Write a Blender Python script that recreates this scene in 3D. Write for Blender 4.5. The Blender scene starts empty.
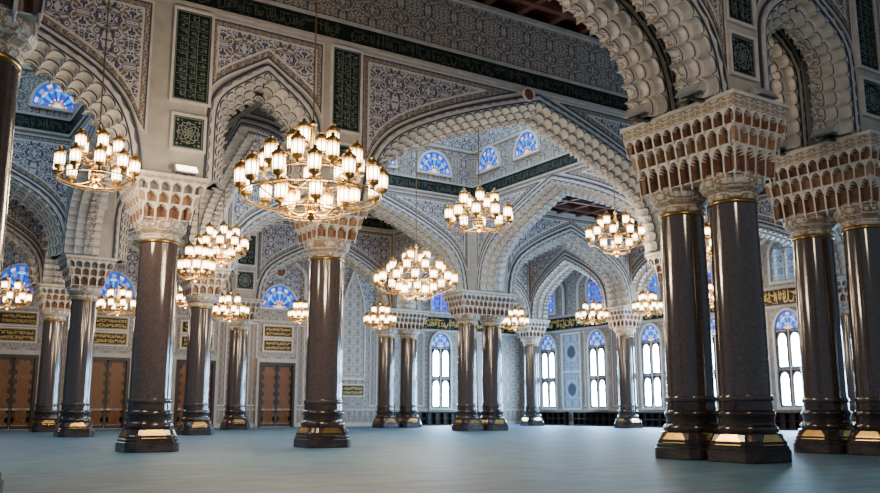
import bpy, bmesh, math, random
from mathutils import Vector
random.seed(7)
COL = bpy.context.scene.collection
PI = math.pi
# ------------------------------------------------------------------ camera frame helpers
F = 880.0; CX = 440.0; CY = 246.5
TH = math.radians(57.0); TILT = math.atan(0.186); EYE = 1.52
FH = (math.cos(TH), math.sin(TH)); RT = (math.sin(TH), -math.cos(TH))
def ray(px, py):
    r = (px-CX)/F; u = (CY-py)/F; c = math.cos(TILT); s = math.sin(TILT)
    h = c - u*s
    return (FH[0]*h + RT[0]*r, FH[1]*h + RT[1]*r, s + u*c)
def at_y(px, py, y):
    d = ray(px, py); k = y/d[1]; return (d[0]*k, y, EYE+d[2]*k)
def at_x(px, py, x):
    d = ray(px, py); k = x/d[0]; return (x, d[1]*k, EYE+d[2]*k)
def at_depth(px, py, Y):
    d = ray(px, py); k = Y/(d[0]*FH[0]+d[1]*FH[1]); return (d[0]*k, d[1]*k, EYE+d[2]*k)

# ------------------------------------------------------------------ mesh builder
class MB:
    def __init__(s): s.v = []; s.f = []; s.m = []
    def face(s, pts, m=0):
        n = len(s.v); s.v += [tuple(p) for p in pts]; s.f.append(tuple(range(n, n+len(pts)))); s.m.append(m)
    def box(s, x0, x1, y0, y1, z0, z1, m=0):
        n = len(s.v)
        s.v += [(x0,y0,z0),(x1,y0,z0),(x1,y1,z0),(x0,y1,z0),(x0,y0,z1),(x1,y0,z1),(x1,y1,z1),(x0,y1,z1)]
        for q in ((3,2,1,0),(4,5,6,7),(0,1,5,4),(1,2,6,5),(2,3,7,6),(3,0,4,7)):
            s.f.append(tuple(n+i for i in q)); s.m.append(m)
    def lathe(s, prof, n=24, c=(0,0,0), m=0, shape=None, cap=True):
        base = len(s.v); k = len(prof)
        for (r, z) in prof:
            for i in range(n):
                a = 2*PI*i/n
                q = shape(a) if shape else 1.0
                s.v.append((c[0]+r*q*math.cos(a), c[1]+r*q*math.sin(a), c[2]+z))
        for j in range(k-1):
            for i in range(n):
                i2 = (i+1) % n
                s.f.append((base+j*n+i, base+j*n+i2, base+(j+1)*n+i2, base+(j+1)*n+i)); s.m.append(m)
        if cap:
            s.f.append(tuple(base+i for i in reversed(range(n)))); s.m.append(m)
            s.f.append(tuple(base+(k-1)*n+i for i in range(n))); s.m.append(m)
    def torus(s, R, r, z=0, n=40, k=8, m=0):
        base = len(s.v)
        for i in range(n):
            a = 2*PI*i/n
            for j in range(k):
                b = 2*PI*j/k; q = R + r*math.cos(b)
                s.v.append((q*math.cos(a), q*math.sin(a), z+r*math.sin(b)))
        for i in range(n):
            for j in range(k):
                i2 = (i+1) % n; j2 = (j+1) % k
                s.f.append((base+i*k+j, base+i2*k+j, base+i2*k+j2, base+i*k+j2)); s.m.append(m)
    def tube(s, path, r, n=6, m=0):
        P = [Vector(p) for p in path]; base = len(s.v)
        for i, p in enumerate(P):
            t = (P[min(i+1, len(P)-1)] - P[max(i-1, 0)]).normalized()
            a = t.cross(Vector((0.13, 0.31, 0.94))).normalized()
            if a.length < .1: a = Vector((1,0,0))
            b = t.cross(a)
            for j in range(n):
                g = 2*PI*j/n
                s.v.append(tuple(p + a*(r*math.cos(g)) + b*(r*math.sin(g))))
        for i in range(len(P)-1):
            for j in range(n):
                j2 = (j+1) % n
                s.f.append((base+i*n+j, base+i*n+j2, base+(i+1)*n+j2, base+(i+1)*n+j)); s.m.append(m)
        s.f.append(tuple(base+j for j in range(n))); s.m.append(m)
        s.f.append(tuple(base+(len(P)-1)*n+j for j in range(n))); s.m.append(m)
    def build(s, name, mats, parent=None, smooth=False, loc=None):
        me = bpy.data.meshes.new(name)
        me.from_pydata(s.v, [], s.f)
        if not isinstance(mats, (list, tuple)): mats = [mats]
        for m in mats: me.materials.append(m)
        me.polygons.foreach_set('material_index', s.m)
        me.update()
        bm = bmesh.new(); bm.from_mesh(me)
        bmesh.ops.remove_doubles(bm, verts=bm.verts, dist=1e-4)
        bmesh.ops.recalc_face_normals(bm, faces=bm.faces)
        if smooth:
            for f in bm.faces: f.smooth = True
            for e in bm.edges:
                if len(e.link_faces) == 2 and e.calc_face_angle(0) > 0.7: e.smooth = False
        bm.to_mesh(me); bm.free()
        o = bpy.data.objects.new(name, me); COL.objects.link(o)
        if parent:
            o.parent = parent
            if loc is not None: o.location = loc
        elif loc is not None: o.location = loc
        return o
def tag(o, label=None, cat=None, group=None, kind=None):
    if label: o['label'] = label
    if cat: o['category'] = cat
    if group: o['group'] = group
    if kind: o['kind'] = kind
    return o
def empty(name, loc=(0,0,0), rz=0):
    o = bpy.data.objects.new(name, None); COL.objects.link(o)
    o.location = loc; o.rotation_euler = (0,0,rz); o.empty_display_size = .2
    return o
def neg(o): return (-o.location[0], -o.location[1], -o.location[2])
def copy_tree(o, parent=None):
    c = o.copy(); COL.objects.link(c)
    if parent: c.parent = parent
    for ch in list(o.children): copy_tree(ch, c)
    return c

# ------------------------------------------------------------------ materials
def newmat(name):
    m = bpy.data.materials.new(name); m.use_nodes = True
    nt = m.node_tree; return m, nt, nt.nodes['Principled BSDF']
def N(nt, t, **kw):
    n = nt.nodes.new(t)
    for k, v in kw.items(): setattr(n, k, v)
    return n
def math_(nt, op, a, b=None):
    n = N(nt, 'ShaderNodeMath', operation=op)
    for i, q in enumerate((a, b)):
        if q is None: continue
        if isinstance(q, (int, float)): n.inputs[i].default_value = q
        else: nt.links.new(q, n.inputs[i])
    return n.outputs[0]
def ramp(nt, fac, stops, interp='LINEAR'):
    r = N(nt, 'ShaderNodeValToRGB'); r.color_ramp.interpolation = interp
    el = r.color_ramp.elements
    while len(el) < len(stops): el.new(0.5)
    for e, (p, c) in zip(el, stops):
        e.position = p; e.color = (c[0], c[1], c[2], 1)
    nt.links.new(fac, r.inputs[0]); return r.outputs[0]
def simple(name, col, rough=.6, metal=0, var=.12, scale=3.0, spec=.5):
    m, nt, b = newmat(name)
    g = N(nt, 'ShaderNodeNewGeometry')
    n = N(nt, 'ShaderNodeTexNoise'); n.inputs['Scale'].default_value = scale; n.inputs['Detail'].default_value = 4
    nt.links.new(g.outputs['Position'], n.inputs['Vector'])
    d = [max(0, c*(1-var)) for c in col]; l = [c*(1+var) for c in col]
    nt.links.new(ramp(nt, n.outputs[0], [(.3, d), (.7, l)]), b.inputs['Base Color'])
    b.inputs['Roughness'].default_value = rough; b.inputs['Metallic'].default_value = metal
    b.inputs['Specular IOR Level'].default_value = spec
    return m
def mirrored(nt, px, pz):
    g = N(nt, 'ShaderNodeNewGeometry'); sp = N(nt, 'ShaderNodeSeparateXYZ')
    nt.links.new(g.outputs['Position'], sp.inputs[0])
    s = math_(nt, 'ADD', sp.outputs[0], sp.outputs[1])
    a = math_(nt, 'PINGPONG', s, px); c = math_(nt, 'PINGPONG', sp.outputs[2], pz)
    cb = N(nt, 'ShaderNodeCombineXYZ')
    nt.links.new(a, cb.inputs[0]); nt.links.new(c, cb.inputs[1])
    return cb.outputs[0], s, sp.outputs[2]
def arab(name, base, c1, c2, period=1.1, freq=1.5, k=7.0, rough=.55, pz=None, widths=(.34,.42,.74,.80), flower=None):
    m, nt, b = newmat(name)
    vec, s, z = mirrored(nt, period, pz or period)
    n = N(nt, 'ShaderNodeTexNoise'); n.inputs['Scale'].default_value = freq; n.inputs['Detail'].default_value = .6
    n.inputs['Distortion'].default_value = 1.3
    nt.links.new(vec, n.inputs['Vector'])
    q = math_(nt, 'PINGPONG', math_(nt, 'MULTIPLY', n.outputs[0], k*2), 1.0)
    a0, a1, a2, a3 = widths
    col = ramp(nt, q, [(0, base), (a0, base), (a1, c1), (a2, c1), (a3, c2), (1, c2)])
    v = N(nt, 'ShaderNodeTexVoronoi'); v.inputs['Scale'].default_value = freq*2.0
    nt.links.new(vec, v.inputs['Vector'])
    fl = ramp(nt, v.outputs['Distance'], [(0, (1,1,1)), (.16, (1,1,1)), (.22, (0,0,0)), (1, (0,0,0))])
    mx = N(nt, 'ShaderNodeMixRGB'); nt.links.new(fl, mx.inputs[0]); nt.links.new(col, mx.inputs[1])
    mx.inputs[2].default_value = (*(flower or [min(1, x*1.15) for x in base]), 1)
    nt.links.new(mx.outputs[0], b.inputs['Base Color']); b.inputs['Roughness'].default_value = rough
    return m
def lampglass(name, col, strength):
    m, nt, b = newmat(name)
    tc = N(nt, 'ShaderNodeTexCoord'); sp = N(nt, 'ShaderNodeSeparateXYZ'); nt.links.new(tc.outputs['Object'], sp.inputs[0])
    g = ramp(nt, math_(nt, 'MULTIPLY', sp.outputs[2], 1.7), [(0, (.08,.025,.005)), (.2, (.35,.17,.05)), (.40, col), (.64, col), (.84, (.35,.17,.05)), (1, (.07,.022,.004))])
    nt.links.new(g, b.inputs['Emission Color']); b.inputs['Base Color'].default_value = (.8,.6,.35,1)
    b.inputs['Emission Strength'].default_value = strength; b.inputs['Roughness'].default_value = .1
    m.cycles.emission_sampling = 'NONE'
    return m
def emis(name, col, strength, sampling=None):
    m, nt, b = newmat(name)
    b.inputs['Base Color'].default_value = (*[c*.5 for c in col], 1)
    n = N(nt, 'ShaderNodeTexNoise'); n.inputs['Scale'].default_value = 2.0
    nt.links.new(ramp(nt, n.outputs[0], [(.2, [c*.85 for c in col]), (.8, col)]), b.inputs['Emission Color'])
    b.inputs['Emission Strength'].default_value = strength
    if sampling: m.cycles.emission_sampling = sampling
    return m
def stained(name, strength, stops, sc=5.0):
    m, nt, b = newmat(name)
    vec, s, z = mirrored(nt, .5, .5)
    v = N(nt, 'ShaderNodeTexVoronoi'); v.inputs['Scale'].default_value = sc; nt.links.new(vec, v.inputs['Vector'])
    sp = N(nt, 'ShaderNodeSeparateColor'); nt.links.new(v.outputs['Color'], sp.inputs[0])
    col = ramp(nt, sp.outputs[0], stops, 'CONSTANT')
    v2 = N(nt, 'ShaderNodeTexVoronoi', feature='DISTANCE_TO_EDGE'); v2.inputs['Scale'].default_value = sc; nt.links.new(vec, v2.inputs['Vector'])
    ld = ramp(nt, v2.outputs['Distance'], [(0, (.02,.02,.03)), (.05, (.02,.02,.03)), (.09, (1,1,1)), (1, (1,1,1))])
    mx = N(nt, 'ShaderNodeMixRGB', blend_type='MULTIPLY'); mx.inputs[0].default_value = 1
    nt.links.new(col, mx.inputs[1]); nt.links.new(ld, mx.inputs[2])
    nt.links.new(mx.outputs[0], b.inputs['Emission Color']); nt.links.new(mx.outputs[0], b.inputs['Base Color'])
    b.inputs['Emission Strength'].default_value = strength
    m.cycles.emission_sampling = 'NONE'
    return m
M = {}
M['white'] = simple('carved_white_stone', (.64,.60,.55), .5, 0, .12, 2.5)
M['cream'] = simple('cream_stone', (.43,.40,.36), .55, 0, .14, 1.6)
M['soffit'] = arab('patterned_soffit_stone', (.56,.52,.47), (.16,.16,.19), (.32,.23,.15), .3, 4.0, 4, widths=(.55,.65,.80,.86))
M['carved'] = arab('carved_capital_stone', (.58,.54,.48), (.20,.14,.10), (.36,.25,.15), .25, 4.5, 4, widths=(.48,.58,.75,.82))
M['wall'] = arab('ornamented_wall_stone', (.42,.39,.35), (.13,.13,.17), (.29,.19,.11), .7, 2.3, 6)
M['blue'] = arab('blue_arabesque', (.58,.56,.53), (.014,.045,.19), (.24,.17,.08), .9, 2.15, 6.5, widths=(.42,.47,.80,.84), flower=(.42,.27,.10))
M['gold_arab'] = arab('gold_arabesque', (.46,.42,.35), (.020,.040,.12), (.26,.17,.07), .75, 2.3, 6.5, widths=(.40,.45,.76,.81), flower=(.50,.46,.39))
M['trim'] = arab('blue_gold_trim', (.44,.38,.30), (.02,.04,.14), (.30,.19,.07), .35, 4.0, 5)
M['dado'] = arab('carved_dado', (.35,.32,.29), (.12,.115,.12), (.24,.16,.10), .6, 2.4, 5)
M['outline'] = simple('grey_blue_outline', (.04,.052,.09), .6)
M['green'] = simple('dark_green_enamel', (.004,.014,.013), .5, 0, .2, 3, .25)
M['black'] = simple('black_enamel', (.005,.005,.006), .4, 0, .2, 3, .25)
M['ink'] = simple('gilt_lettering', (.70,.46,.12), .4, .2, .1)
M['inkdim'] = simple('dim_gilt_lettering', (.09,.085,.055), .5, 0, .1)
M['inkpale'] = simple('pale_lettering', (.19,.22,.19), .5, 0, .1)
M['gold'] = simple('polished_brass', (.72,.45,.14), .25, 1.0, .12)
M['darkgold'] = simple('antique_brass', (.34,.20,.055), .32, .9, .12)
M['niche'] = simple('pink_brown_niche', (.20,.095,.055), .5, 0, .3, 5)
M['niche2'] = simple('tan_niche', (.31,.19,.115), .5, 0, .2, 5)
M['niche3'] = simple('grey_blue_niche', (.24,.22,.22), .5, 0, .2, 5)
M['wood'] = simple('dark_ceiling_timber', (.10,.032,.018), .6, 0, .3, 1.2)
M['doorwood'] = simple('dark_brown_door_wood', (.030,.012,.007), .4, 0, .25, 2)
M['amber'] = simple('amber_door_panel', (.34,.125,.035), .45, 0, .2, 2)
M['lamp'] = lampglass('glowing_lamp_glass', (1,.88,.66), 17.0)
M['day'] = emis('daylight_window_glass', (.42,.70,1.0), 170.0)
M['flood'] = emis('floodlight_glass', (1,.92,.75), 9.0, 'NONE')
M['stain'] = stained('stained_glass', 1.5, [(0, (.0,.04,.7)), (.22, (.0,.16,1.0)), (.42, (.0,.45,1.0)), (.58, (.1,.8,.95)), (.70, (.7,.9,1)), (.80, (.7,.15,.5)), (.87, (.2,.06,.7)), (.94, (.0,.05,.5))])
M['lattice'] = stained('pale_lattice_glass', .6, [(0, (.18,.28,.45)), (.3, (.40,.55,.70)), (.55, (.12,.22,.42)), (.7, (.55,.66,.75)), (.85, (.22,.34,.55)), (.93, (.45,.45,.6))], 6.5)
for nm, kind, c, s_ in (('g_blue','blue',(.0,.07,.85),1.2), ('g_cyan','turquoise',(.0,.45,.9),1.3), ('g_violet','violet',(.14,.05,.65),1.1), ('g_red','pink',(.80,.10,.26),1.0), ('g_white','pale',(.62,.88,1.0),1.5), ('g_gold','amber',(.95,.55,.10),1.1)):
    M[nm] = emis(kind+'_stained_glass', c, s_, 'NONE')
GL = [M['g_blue'], M['g_cyan'], M['g_violet'], M['g_red'], M['g_white'], M['g_gold']]
M['frame'] = simple('white_window_tracery', (.42,.43,.46), .5)
M['pale'] = simple('pale_floodlight_case', (.50,.50,.50), .4)
M['grey'] = simple('grey_metal_housing', (.035,.04,.05), .4, .3)
M['panel'] = arab('blue_patterned_panel', (.45,.52,.60), (.04,.12,.30), (.22,.26,.32), .55, 2.2, 5)
M['creampanel'] = arab('cream_patterned_panel', (.50,.46,.40), (.10,.14,.24), (.30,.21,.12), .45, 2.6, 5, widths=(.52,.58,.78,.84))
M['red'] = simple('terracotta_rosette', (.28,.09,.05), .5, 0, .25, 6)
# marble
m, nt, b = newmat('brown_marble')
tc = N(nt, 'ShaderNodeNewGeometry'); n = N(nt, 'ShaderNodeTexNoise'); n.inputs['Scale'].default_value = 10.0; n.inputs['Detail'].default_value = 9; n.inputs['Roughness'].default_value = .72
nt.links.new(tc.outputs['Position'], n.inputs['Vector'])
nt.links.new(ramp(nt, n.outputs[0], [(.3, (.044,.030,.026)), (.48, (.066,.046,.040)), (.62, (.080,.058,.051)), (.8, (.12,.094,.084))]), b.inputs['Base Color'])
b.inputs['Roughness'].default_value = .11; b.inputs['Specular IOR Level'].default_value = .9; M['marble'] = m
m, nt, b = newmat('dark_marble')
n = N(nt, 'ShaderNodeTexNoise'); n.inputs['Scale'].default_value = 3; n.inputs['Detail'].default_value = 6
nt.links.new(ramp(nt, n.outputs[0], [(.35, (.022,.014,.012)), (.7, (.056,.038,.033))]), b.inputs['Base Color'])
b.inputs['Roughness'].default_value = .16; b.inputs['Specular IOR Level'].default_value = .7; M['dmarble'] = m
# carpet
m, nt, b = newmat('blue_grey_carpet')
g = N(nt, 'ShaderNodeNewGeometry'); sp = N(nt, 'ShaderNodeSeparateXYZ'); nt.links.new(g.outputs['Position'], sp.inputs[0])
n0 = N(nt, 'ShaderNodeTexNoise'); n0.inputs['Scale'].default_value = 3.0; nt.links.new(g.outputs['Position'], n0.inputs['Vector'])
yy = math_(nt, 'ADD', sp.outputs[1], math_(nt, 'MULTIPLY', n0.outputs[0], .16))
q = math_(nt, 'PINGPONG', yy, .60)
stripe = ramp(nt, q, [(0, (.068,.150,.225)), (.12, (.076,.165,.245)), (.3, (.090,.190,.280)), (.5, (.086,.182,.268)), (1, (.084,.180,.265))])
n = N(nt, 'ShaderNodeTexNoise'); n.inputs['Scale'].default_value = .7; n.inputs['Detail'].default_value = 12; n.inputs['Roughness'].default_value = .7; nt.links.new(g.outputs['Position'], n.inputs['Vector'])
mx = N(nt, 'ShaderNodeMixRGB', blend_type='MULTIPLY'); mx.inputs[0].default_value = 1
nt.links.new(stripe, mx.inputs[1]); nt.links.new(ramp(nt, n.outputs[0], [(.3, (.60,.62,.64)), (.7, (1.25,1.25,1.25))]), mx.inputs[2])
nt.links.new(mx.outputs[0], b.inputs['Base Color']); b.inputs['Roughness'].default_value = .58; b.inputs['Specular IOR Level'].default_value = .26
M['carpet'] = m

# ------------------------------------------------------------------ positions
A = (9.2, 34.3); B = (16.4, 34.3); G = (38.8, 34.3); H = (56, 35.0)
R2Y = 34.3; R3Y = 55.3; R4Y = 69.0; BACK = 77.0; RIGHT = 61.0
DX, EX, LX = 22.6, 29.8, 1.2; RY0, RY1 = 17.75, 19.85
ZT, ZH = 21.4, 26.0

# ------------------------------------------------------------------ arches
BIG = [(0,1),(.25,.885),(.55,.725),(.78,.565),(.88,.46),(.95,.33),(.985,.17),(1,0)]
NAR = [(0,1),(.3,.91),(.65,.81),(.85,.73),(.95,.66),(1,.56),(1,0)]
def half_curve(prof, w, z0, h):
    p = [(t*w, z0+f*h) for t, f in prof]
    for _ in range(2):
        q = [p[0]]
        for i in range(len(p)-1):
            a, b_ = p[i], p[i+1]
            if i > 0: q.append((a[0]*.75+b_[0]*.25, a[1]*.75+b_[1]*.25))
            if i < len(p)-2: q.append((a[0]*.25+b_[0]*.75, a[1]*.25+b_[1]*.75))
        q.append(p[-1]); p = q
    return p
def full_curve(prof, mid, w, z0, h):
    p = half_curve(prof, w, z0, h)
    return [(mid-x, z) for x, z in reversed(p)] + [(mid+x, z) for x, z in p[1:]]
def zat(half, x):
    x = abs(x)
    for (x0, z0), (x1, z1) in zip(half, half[1:]):
        if x0 <= x <= x1 and x1 > x0: return z0+(z1-z0)*(x-x0)/(x1-x0)
    return half[-1][1]
def resample(L, n):
    d = [0]
    for (a, b_) in zip(L, L[1:]): d.append(d[-1]+math.hypot(b_[0]-a[0], b_[1]-a[1]))
    out = []; j = 0
    for i in range(n+1):
        t = d[-1]*i/n
        while j < len(L)-2 and d[j+1] < t: j += 1
        k = (t-d[j])/max(1e-9, d[j+1]-d[j]); k = min(1, max(0, k))
        out.append((L[j][0]+(L[j+1][0]-L[j][0])*k, L[j][1]+(L[j+1][1]-L[j][1])*k))
    nr = []
    for i in range(n+1):
        a = out[max(0, i-2)]; c = out[min(n, i+2)]
        tx, tz = c[0]-a[0], c[1]-a[1]; l = math.hypot(tx, tz) or 1
        nr.append((-tz/l, tx/l))
    return out, nr, d[-1]
def mapper(axis, c):
    if axis == 'X': return lambda s, d, z: (s, c+d, z)
    return lambda s, d, z: (c+d, s, z)
def slab(mb, mp, s0, s1, d0, d1, z0, z1, m=0):
    a = mp(s0, d0, z0); c = mp(s1, d1, z1)
    mb.box(min(a[0], c[0]), max(a[0], c[0]), min(a[1], c[1]), max(a[1], c[1]), z0, z1, m)
def strokes(mb, mp, d, s0, s1, z0, z1, rnd, unit=.34, fat=.05):
    """one line of flowing letter strokes as flat ribbons"""
    h = z1-z0; wd = h*fat
    def rib(P, wd):
        Q = [P[0]]
        for i in range(len(P)-1):
            a, b_ = P[i], P[i+1]
            if i > 0: Q.append((a[0]*.72+b_[0]*.28, a[1]*.72+b_[1]*.28))
            if i < len(P)-2: Q.append((a[0]*.28+b_[0]*.72, a[1]*.28+b_[1]*.72))
        Q.append(P[-1]); P = Q; n = len(P)
        for i in range(n-1):
            (xa, za), (xb, zb) = P[i], P[i+1]
            wa = wd*(.5+.7*math.sin(PI*i/(n-1))); wb_ = wd*(.5+.7*math.sin(PI*(i+1)/(n-1)))
            l = math.hypot(xb-xa, zb-za) or 1; nx, nz = -(zb-za)/l, (xb-xa)/l
            mb.face([mp(xa-nx*wa, d, za-nz*wa), mp(xb-nx*wb_, d, zb-nz*wb_), mp(xb+nx*wb_, d, zb+nz*wb_), mp(xa+nx*wa, d, za+nz*wa)])
    for lift in (0, .12):
        s = s1 - lift*h
        while s-unit*h*1.4 > s0:
            L = h*unit*(1+.7*rnd.random()); k = rnd.randrange(5); o = z0+lift*h
            if k == 0: rib([(s-.2*L, o+h*.86), (s-.22*L, o+h*.6), (s-.25*L, o+h*.2), (s-.1*L, o+h*.14)], wd)
            if k == 1: rib([(s+.1*L, o+h*.5), (s-.1*L, o+h*.2), (s-.5*L, o+h*.06), (s-.95*L, o+h*.2), (s-1.05*L, o+h*.55)], wd)
            if k == 2: rib([(s, o+h*.25), (s-.3*L, o+h*.55), (s-.65*L, o+h*.5), (s-.55*L, o+h*.28), (s-.1*L, o+h*.24), (s-1.05*L, o+h*.2)], wd)
            if k == 3: rib([(s-.1*L, o+h*.86), (s-.14*L, o+h*.25), (s-.5*L, o+h*.16), (s-.55*L, o+h*.84)], wd)
            if k == 4: rib([(s+.3*L, o+h*.72), (s-.5*L, o+h*.62), (s-1.2*L, o+h*.8)], wd)
            dx, dz = s-.4*L, z0+h*(.8 if rnd.random() < .6 else .06); r = h*.05
            mb.face([mp(dx-r, d, dz), mp(dx, d, dz-r), mp(dx+r, d, dz), mp(dx, d, dz+r)])
            s -= L*1.02
RB = random.Random(99)
def band(wl, mp, s0, s1, f, z0, z1, base, ink, name='inscription_band'):
    q = MB(); slab(q, mp, s0, s1, f-.07, f, z0, z1); q.build(name, M[base], wl)
    q = MB(); u_, f_ = (.30, .045) if base == 'black' else (.30, .036)
    strokes(q, mp, f-.08, s0+.15, s1-.15, z0+.07, z1-.07, RB, u_, f_); q.build('band_lettering', M[ink], wl)
def arch_bay(axis, c, p0, p1, o0, o1, prof, z0, apex, ztop, t, label, wname, wlabel, frieze=True, lobe=.46, spandrel=True, orders=5, zs=None):
    """one wall bay between two column centres with its scalloped arch"""
    mp = mapper(axis, c); mid = (o0+o1)/2; w = (o1-o0)/2; h = apex-z0; zs = zs or z0
    L = full_curve(prof, mid, w, z0, h); half = half_curve(prof, w, z0, h)
    mb = MB(); f, bk = -t/2, t/2
    for (a, b_) in zip(L, L[1:]):
        if b_[0]-a[0] > 1e-4:
            for d in (f, bk):
                mb.face([mp(a[0], d, a[1]), mp(b_[0], d, b_[1]), mp(b_[0], d, ztop), mp(a[0], d, ztop)])
        mb.face([mp(a[0], f, a[1]), mp(b_[0], f, b_[1]), mp(b_[0], bk, b_[1]), mp(a[0], bk, a[1])])
    for s0, s1 in ((p0, o0), (o1, p1)):
        for d in (f, bk): mb.face([mp(s0, d, zs), mp(s1, d, zs), mp(s1, d, ztop), mp(s0, d, ztop)])
        mb.face([mp(s0, f, zs), mp(s1, f, zs), mp(s1, bk, zs), mp(s0, bk, zs)])
    wl = mb.build(wname, M['cream']); tag(wl, wlabel, 'wall', None, 'structure')
    if frieze:
        zt0 = 17.62
        band(wl, mp, p0, p1, f, zt0, zt0+.82, 'green', 'inkdim')
        q = MB(); slab(q, mp, p0, p1, f-.05, f, zt0+1.0, min(ztop, 21.3)-.25); q.build('frieze_band', M['gold_arab'], wl)
        q = MB()
        for zz, hh in ((zt0-.15, .15), (zt0+.82, .16)): slab(q, mp, p0, p1, f-.14, f, zz, zz+hh)
        slab(q, mp, p0, p1, f-.16, f, min(ztop, 21.4)-.25, min(ztop, 21.4)-.03)
        q.build('moulding', M['cream'], wl)
        if ztop > 22:
            q = MB(); slab(q, mp, p0, p1, f-.05, f, 21.5, ztop-.3); q.build('upper_frieze', M['blue'], wl)
    if spandrel:
        ztp = 17.32
        for lay, (ins, dd, mt) in enumerate(((0, .03, M['white']), (.09, .04, M['outline']), (.16, .05, M['trim']), (.36, .06, M['white']), (.44, .07, M['blue']))):
            w2 = w+.58; h2 = half_curve(prof, w2, z0, h+.62)
            if w2-ins < .3: continue
            xs = [-(w2-ins)+2*(w2-ins)*i/72 for i in range(73)]
            runs = [MB()]
            for x0, x1 in zip(xs, xs[1:]):
                za, zb = max(zat(h2, x0)+ins*1.3, 11.9+ins), max(zat(h2, x1)+ins*1.3, 11.9+ins); zt_ = ztp-ins
                if min(za, zb) > zt_-.05 or max(za, zb) > zt_:
                    if runs[-1].f: runs.append(MB())
                    continue
                runs[-1].face([mp(mid+x0, f-dd, za), mp(mid+x1, f-dd, zb), mp(mid+x1, f-dd, zt_), mp(mid+x0, f-dd, zt_)])
            for r in runs:
                if r.f: r.build('spandrel_panel' if lay == 4 else 'spandrel_border', mt, wl)
    # arch thing
    base = mp(mid, 0, z0); root = empty('scalloped_arch', base); tag(root, label, 'arch')
    _, _, ln = resample(L, 50)
    nl = max(7, int(round(ln/lobe))); per = 8; n = nl*per
    P, Nn, _ = resample(L, n)
    es = [.0,.26,.52,.26,.0] if orders == 5 else ([.0,.30,.0] if orders == 3 else [.0,.34,.52,.0])
    dl = .40*lobe
    ol = MB()
    for i, e in enumerate(es):
        d0 = f-.06 + (t+.12)*i/len(es); d1 = f-.06 + (t+.12)*(i+1)/len(es)
        mb = MB(); pts_o = []; pts_i = []; pts_a = []; pts_b = []
        for k in range(n+1):
            fr = (k/per) % 1.0
            off = -(e + dl*(1-math.sqrt(max(0, 1-(2*fr-1)**2))**.8))
            Q = lambda o_: (P[k][0]+Nn[k][0]*o_, P[k][1]+Nn[k][1]*o_)
            pts_i.append(Q(off)); pts_o.append(Q(.12)); pts_a.append(Q(off+.05)); pts_b.append(Q(off+.11))
        for k in range(n):
            for d in (d0, d1):
                mb.face([mp(pts_o[k][0], d, pts_o[k][1]), mp(pts_o[k+1][0], d, pts_o[k+1][1]), mp(pts_i[k+1][0], d, pts_i[k+1][1]), mp(pts_i[k][0], d, pts_i[k][1])], 0)
            mb.face([mp(pts_i[k][0], d0, pts_i[k][1]), mp(pts_i[k+1][0], d0, pts_i[k+1][1]), mp(pts_i[k+1][0], d1, pts_i[k+1][1]), mp(pts_i[k][0], d1, pts_i[k][1])], 1 if i == len(es)//2 else 0)
            if i <= len(es)//2:
                ol.face([mp(pts_a[k][0], d0-.01, pts_a[k][1]), mp(pts_a[k+1][0], d0-.01, pts_a[k+1][1]), mp(pts_b[k+1][0], d0-.01, pts_b[k+1][1]), mp(pts_b[k][0], d0-.01, pts_b[k][1])])
        mb.build('lobed_band', [M['white'], M['soffit']], root, False, neg(root))
    ol.build('scallop_outline', M['outline'], root, False, neg(root))
    for (a0, a1, pr, mt) in ((.12,.19,.07,'outline'), (.19,.40,.09,'white'), (.40,.50,.06,'outline')):
        mb = MB()
        P2, N2, _ = resample(L, 110)
        scal = (mt == 'white')
        if scal: P2, N2 = P, Nn
        nn = len(P2)-1
        for k in range(nn):
            def pt(k_, o_):
                if scal and o_ == a1: o_ = a1 - .10*abs(math.cos(PI*k_/per))
                return (P2[k_][0]+N2[k_][0]*o_, P2[k_][1]+N2[k_][1]*o_)
            i0, i1, o0_, o1_ = pt(k, a0), pt(k+1, a0), pt(k, a1), pt(k+1, a1)
            mb.face([mp(i0[0], f-pr, i0[1]), mp(i1[0], f-pr, i1[1]), mp(o1_[0], f-pr, o1_[1]), mp(o0_[0], f-pr, o0_[1])])
            mb.face([mp(o0_[0], f-pr, o0_[1]), mp(o1_[0], f-pr, o1_[1]), mp(o1_[0], f, o1_[1]), mp(o0_[0], f, o0_[1])])
        mb.build('border_trim', M[mt], root, False, neg(root))
    return wl

# foreground row: two parallel arches on paired columns
for y, nm, tx in ((RY0, 'wall_front', 'nearer'), (RY1, 'wall_front_rear', 'farther')):
    arch_bay('X', y, LX, DX, LX+1.25, DX-1.25, BIG, 11.1, 17.0, ZT, 1.35, 'huge white scalloped arch rising left from the nearest column pair, %s of two parallel arches' % tx, nm, 'ornamented wall over the great foreground arch, %s face' % tx, lobe=.66, orders=4)
    arch_bay('X', y, DX, EX, DX+1.4, EX-1.4, NAR, 11.1, 15.8, ZT, 1.35, 'narrow white scalloped arch between the two column pairs at right, %s of two' % tx, nm, 'ornamented wall over the narrow foreground arch at right, %s face' % tx, lobe=.55, orders=4)
    arch_bay('X', y, EX, 51.5, EX+1.25, 50.0, BIG, 11.1, 17.0, ZT, 1.35, 'white scalloped arch springing off the right edge of the picture, %s of two' % tx, nm, 'ornamented wall at the right edge of the hall, %s face' % tx, lobe=.66, orders=4)
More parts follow.
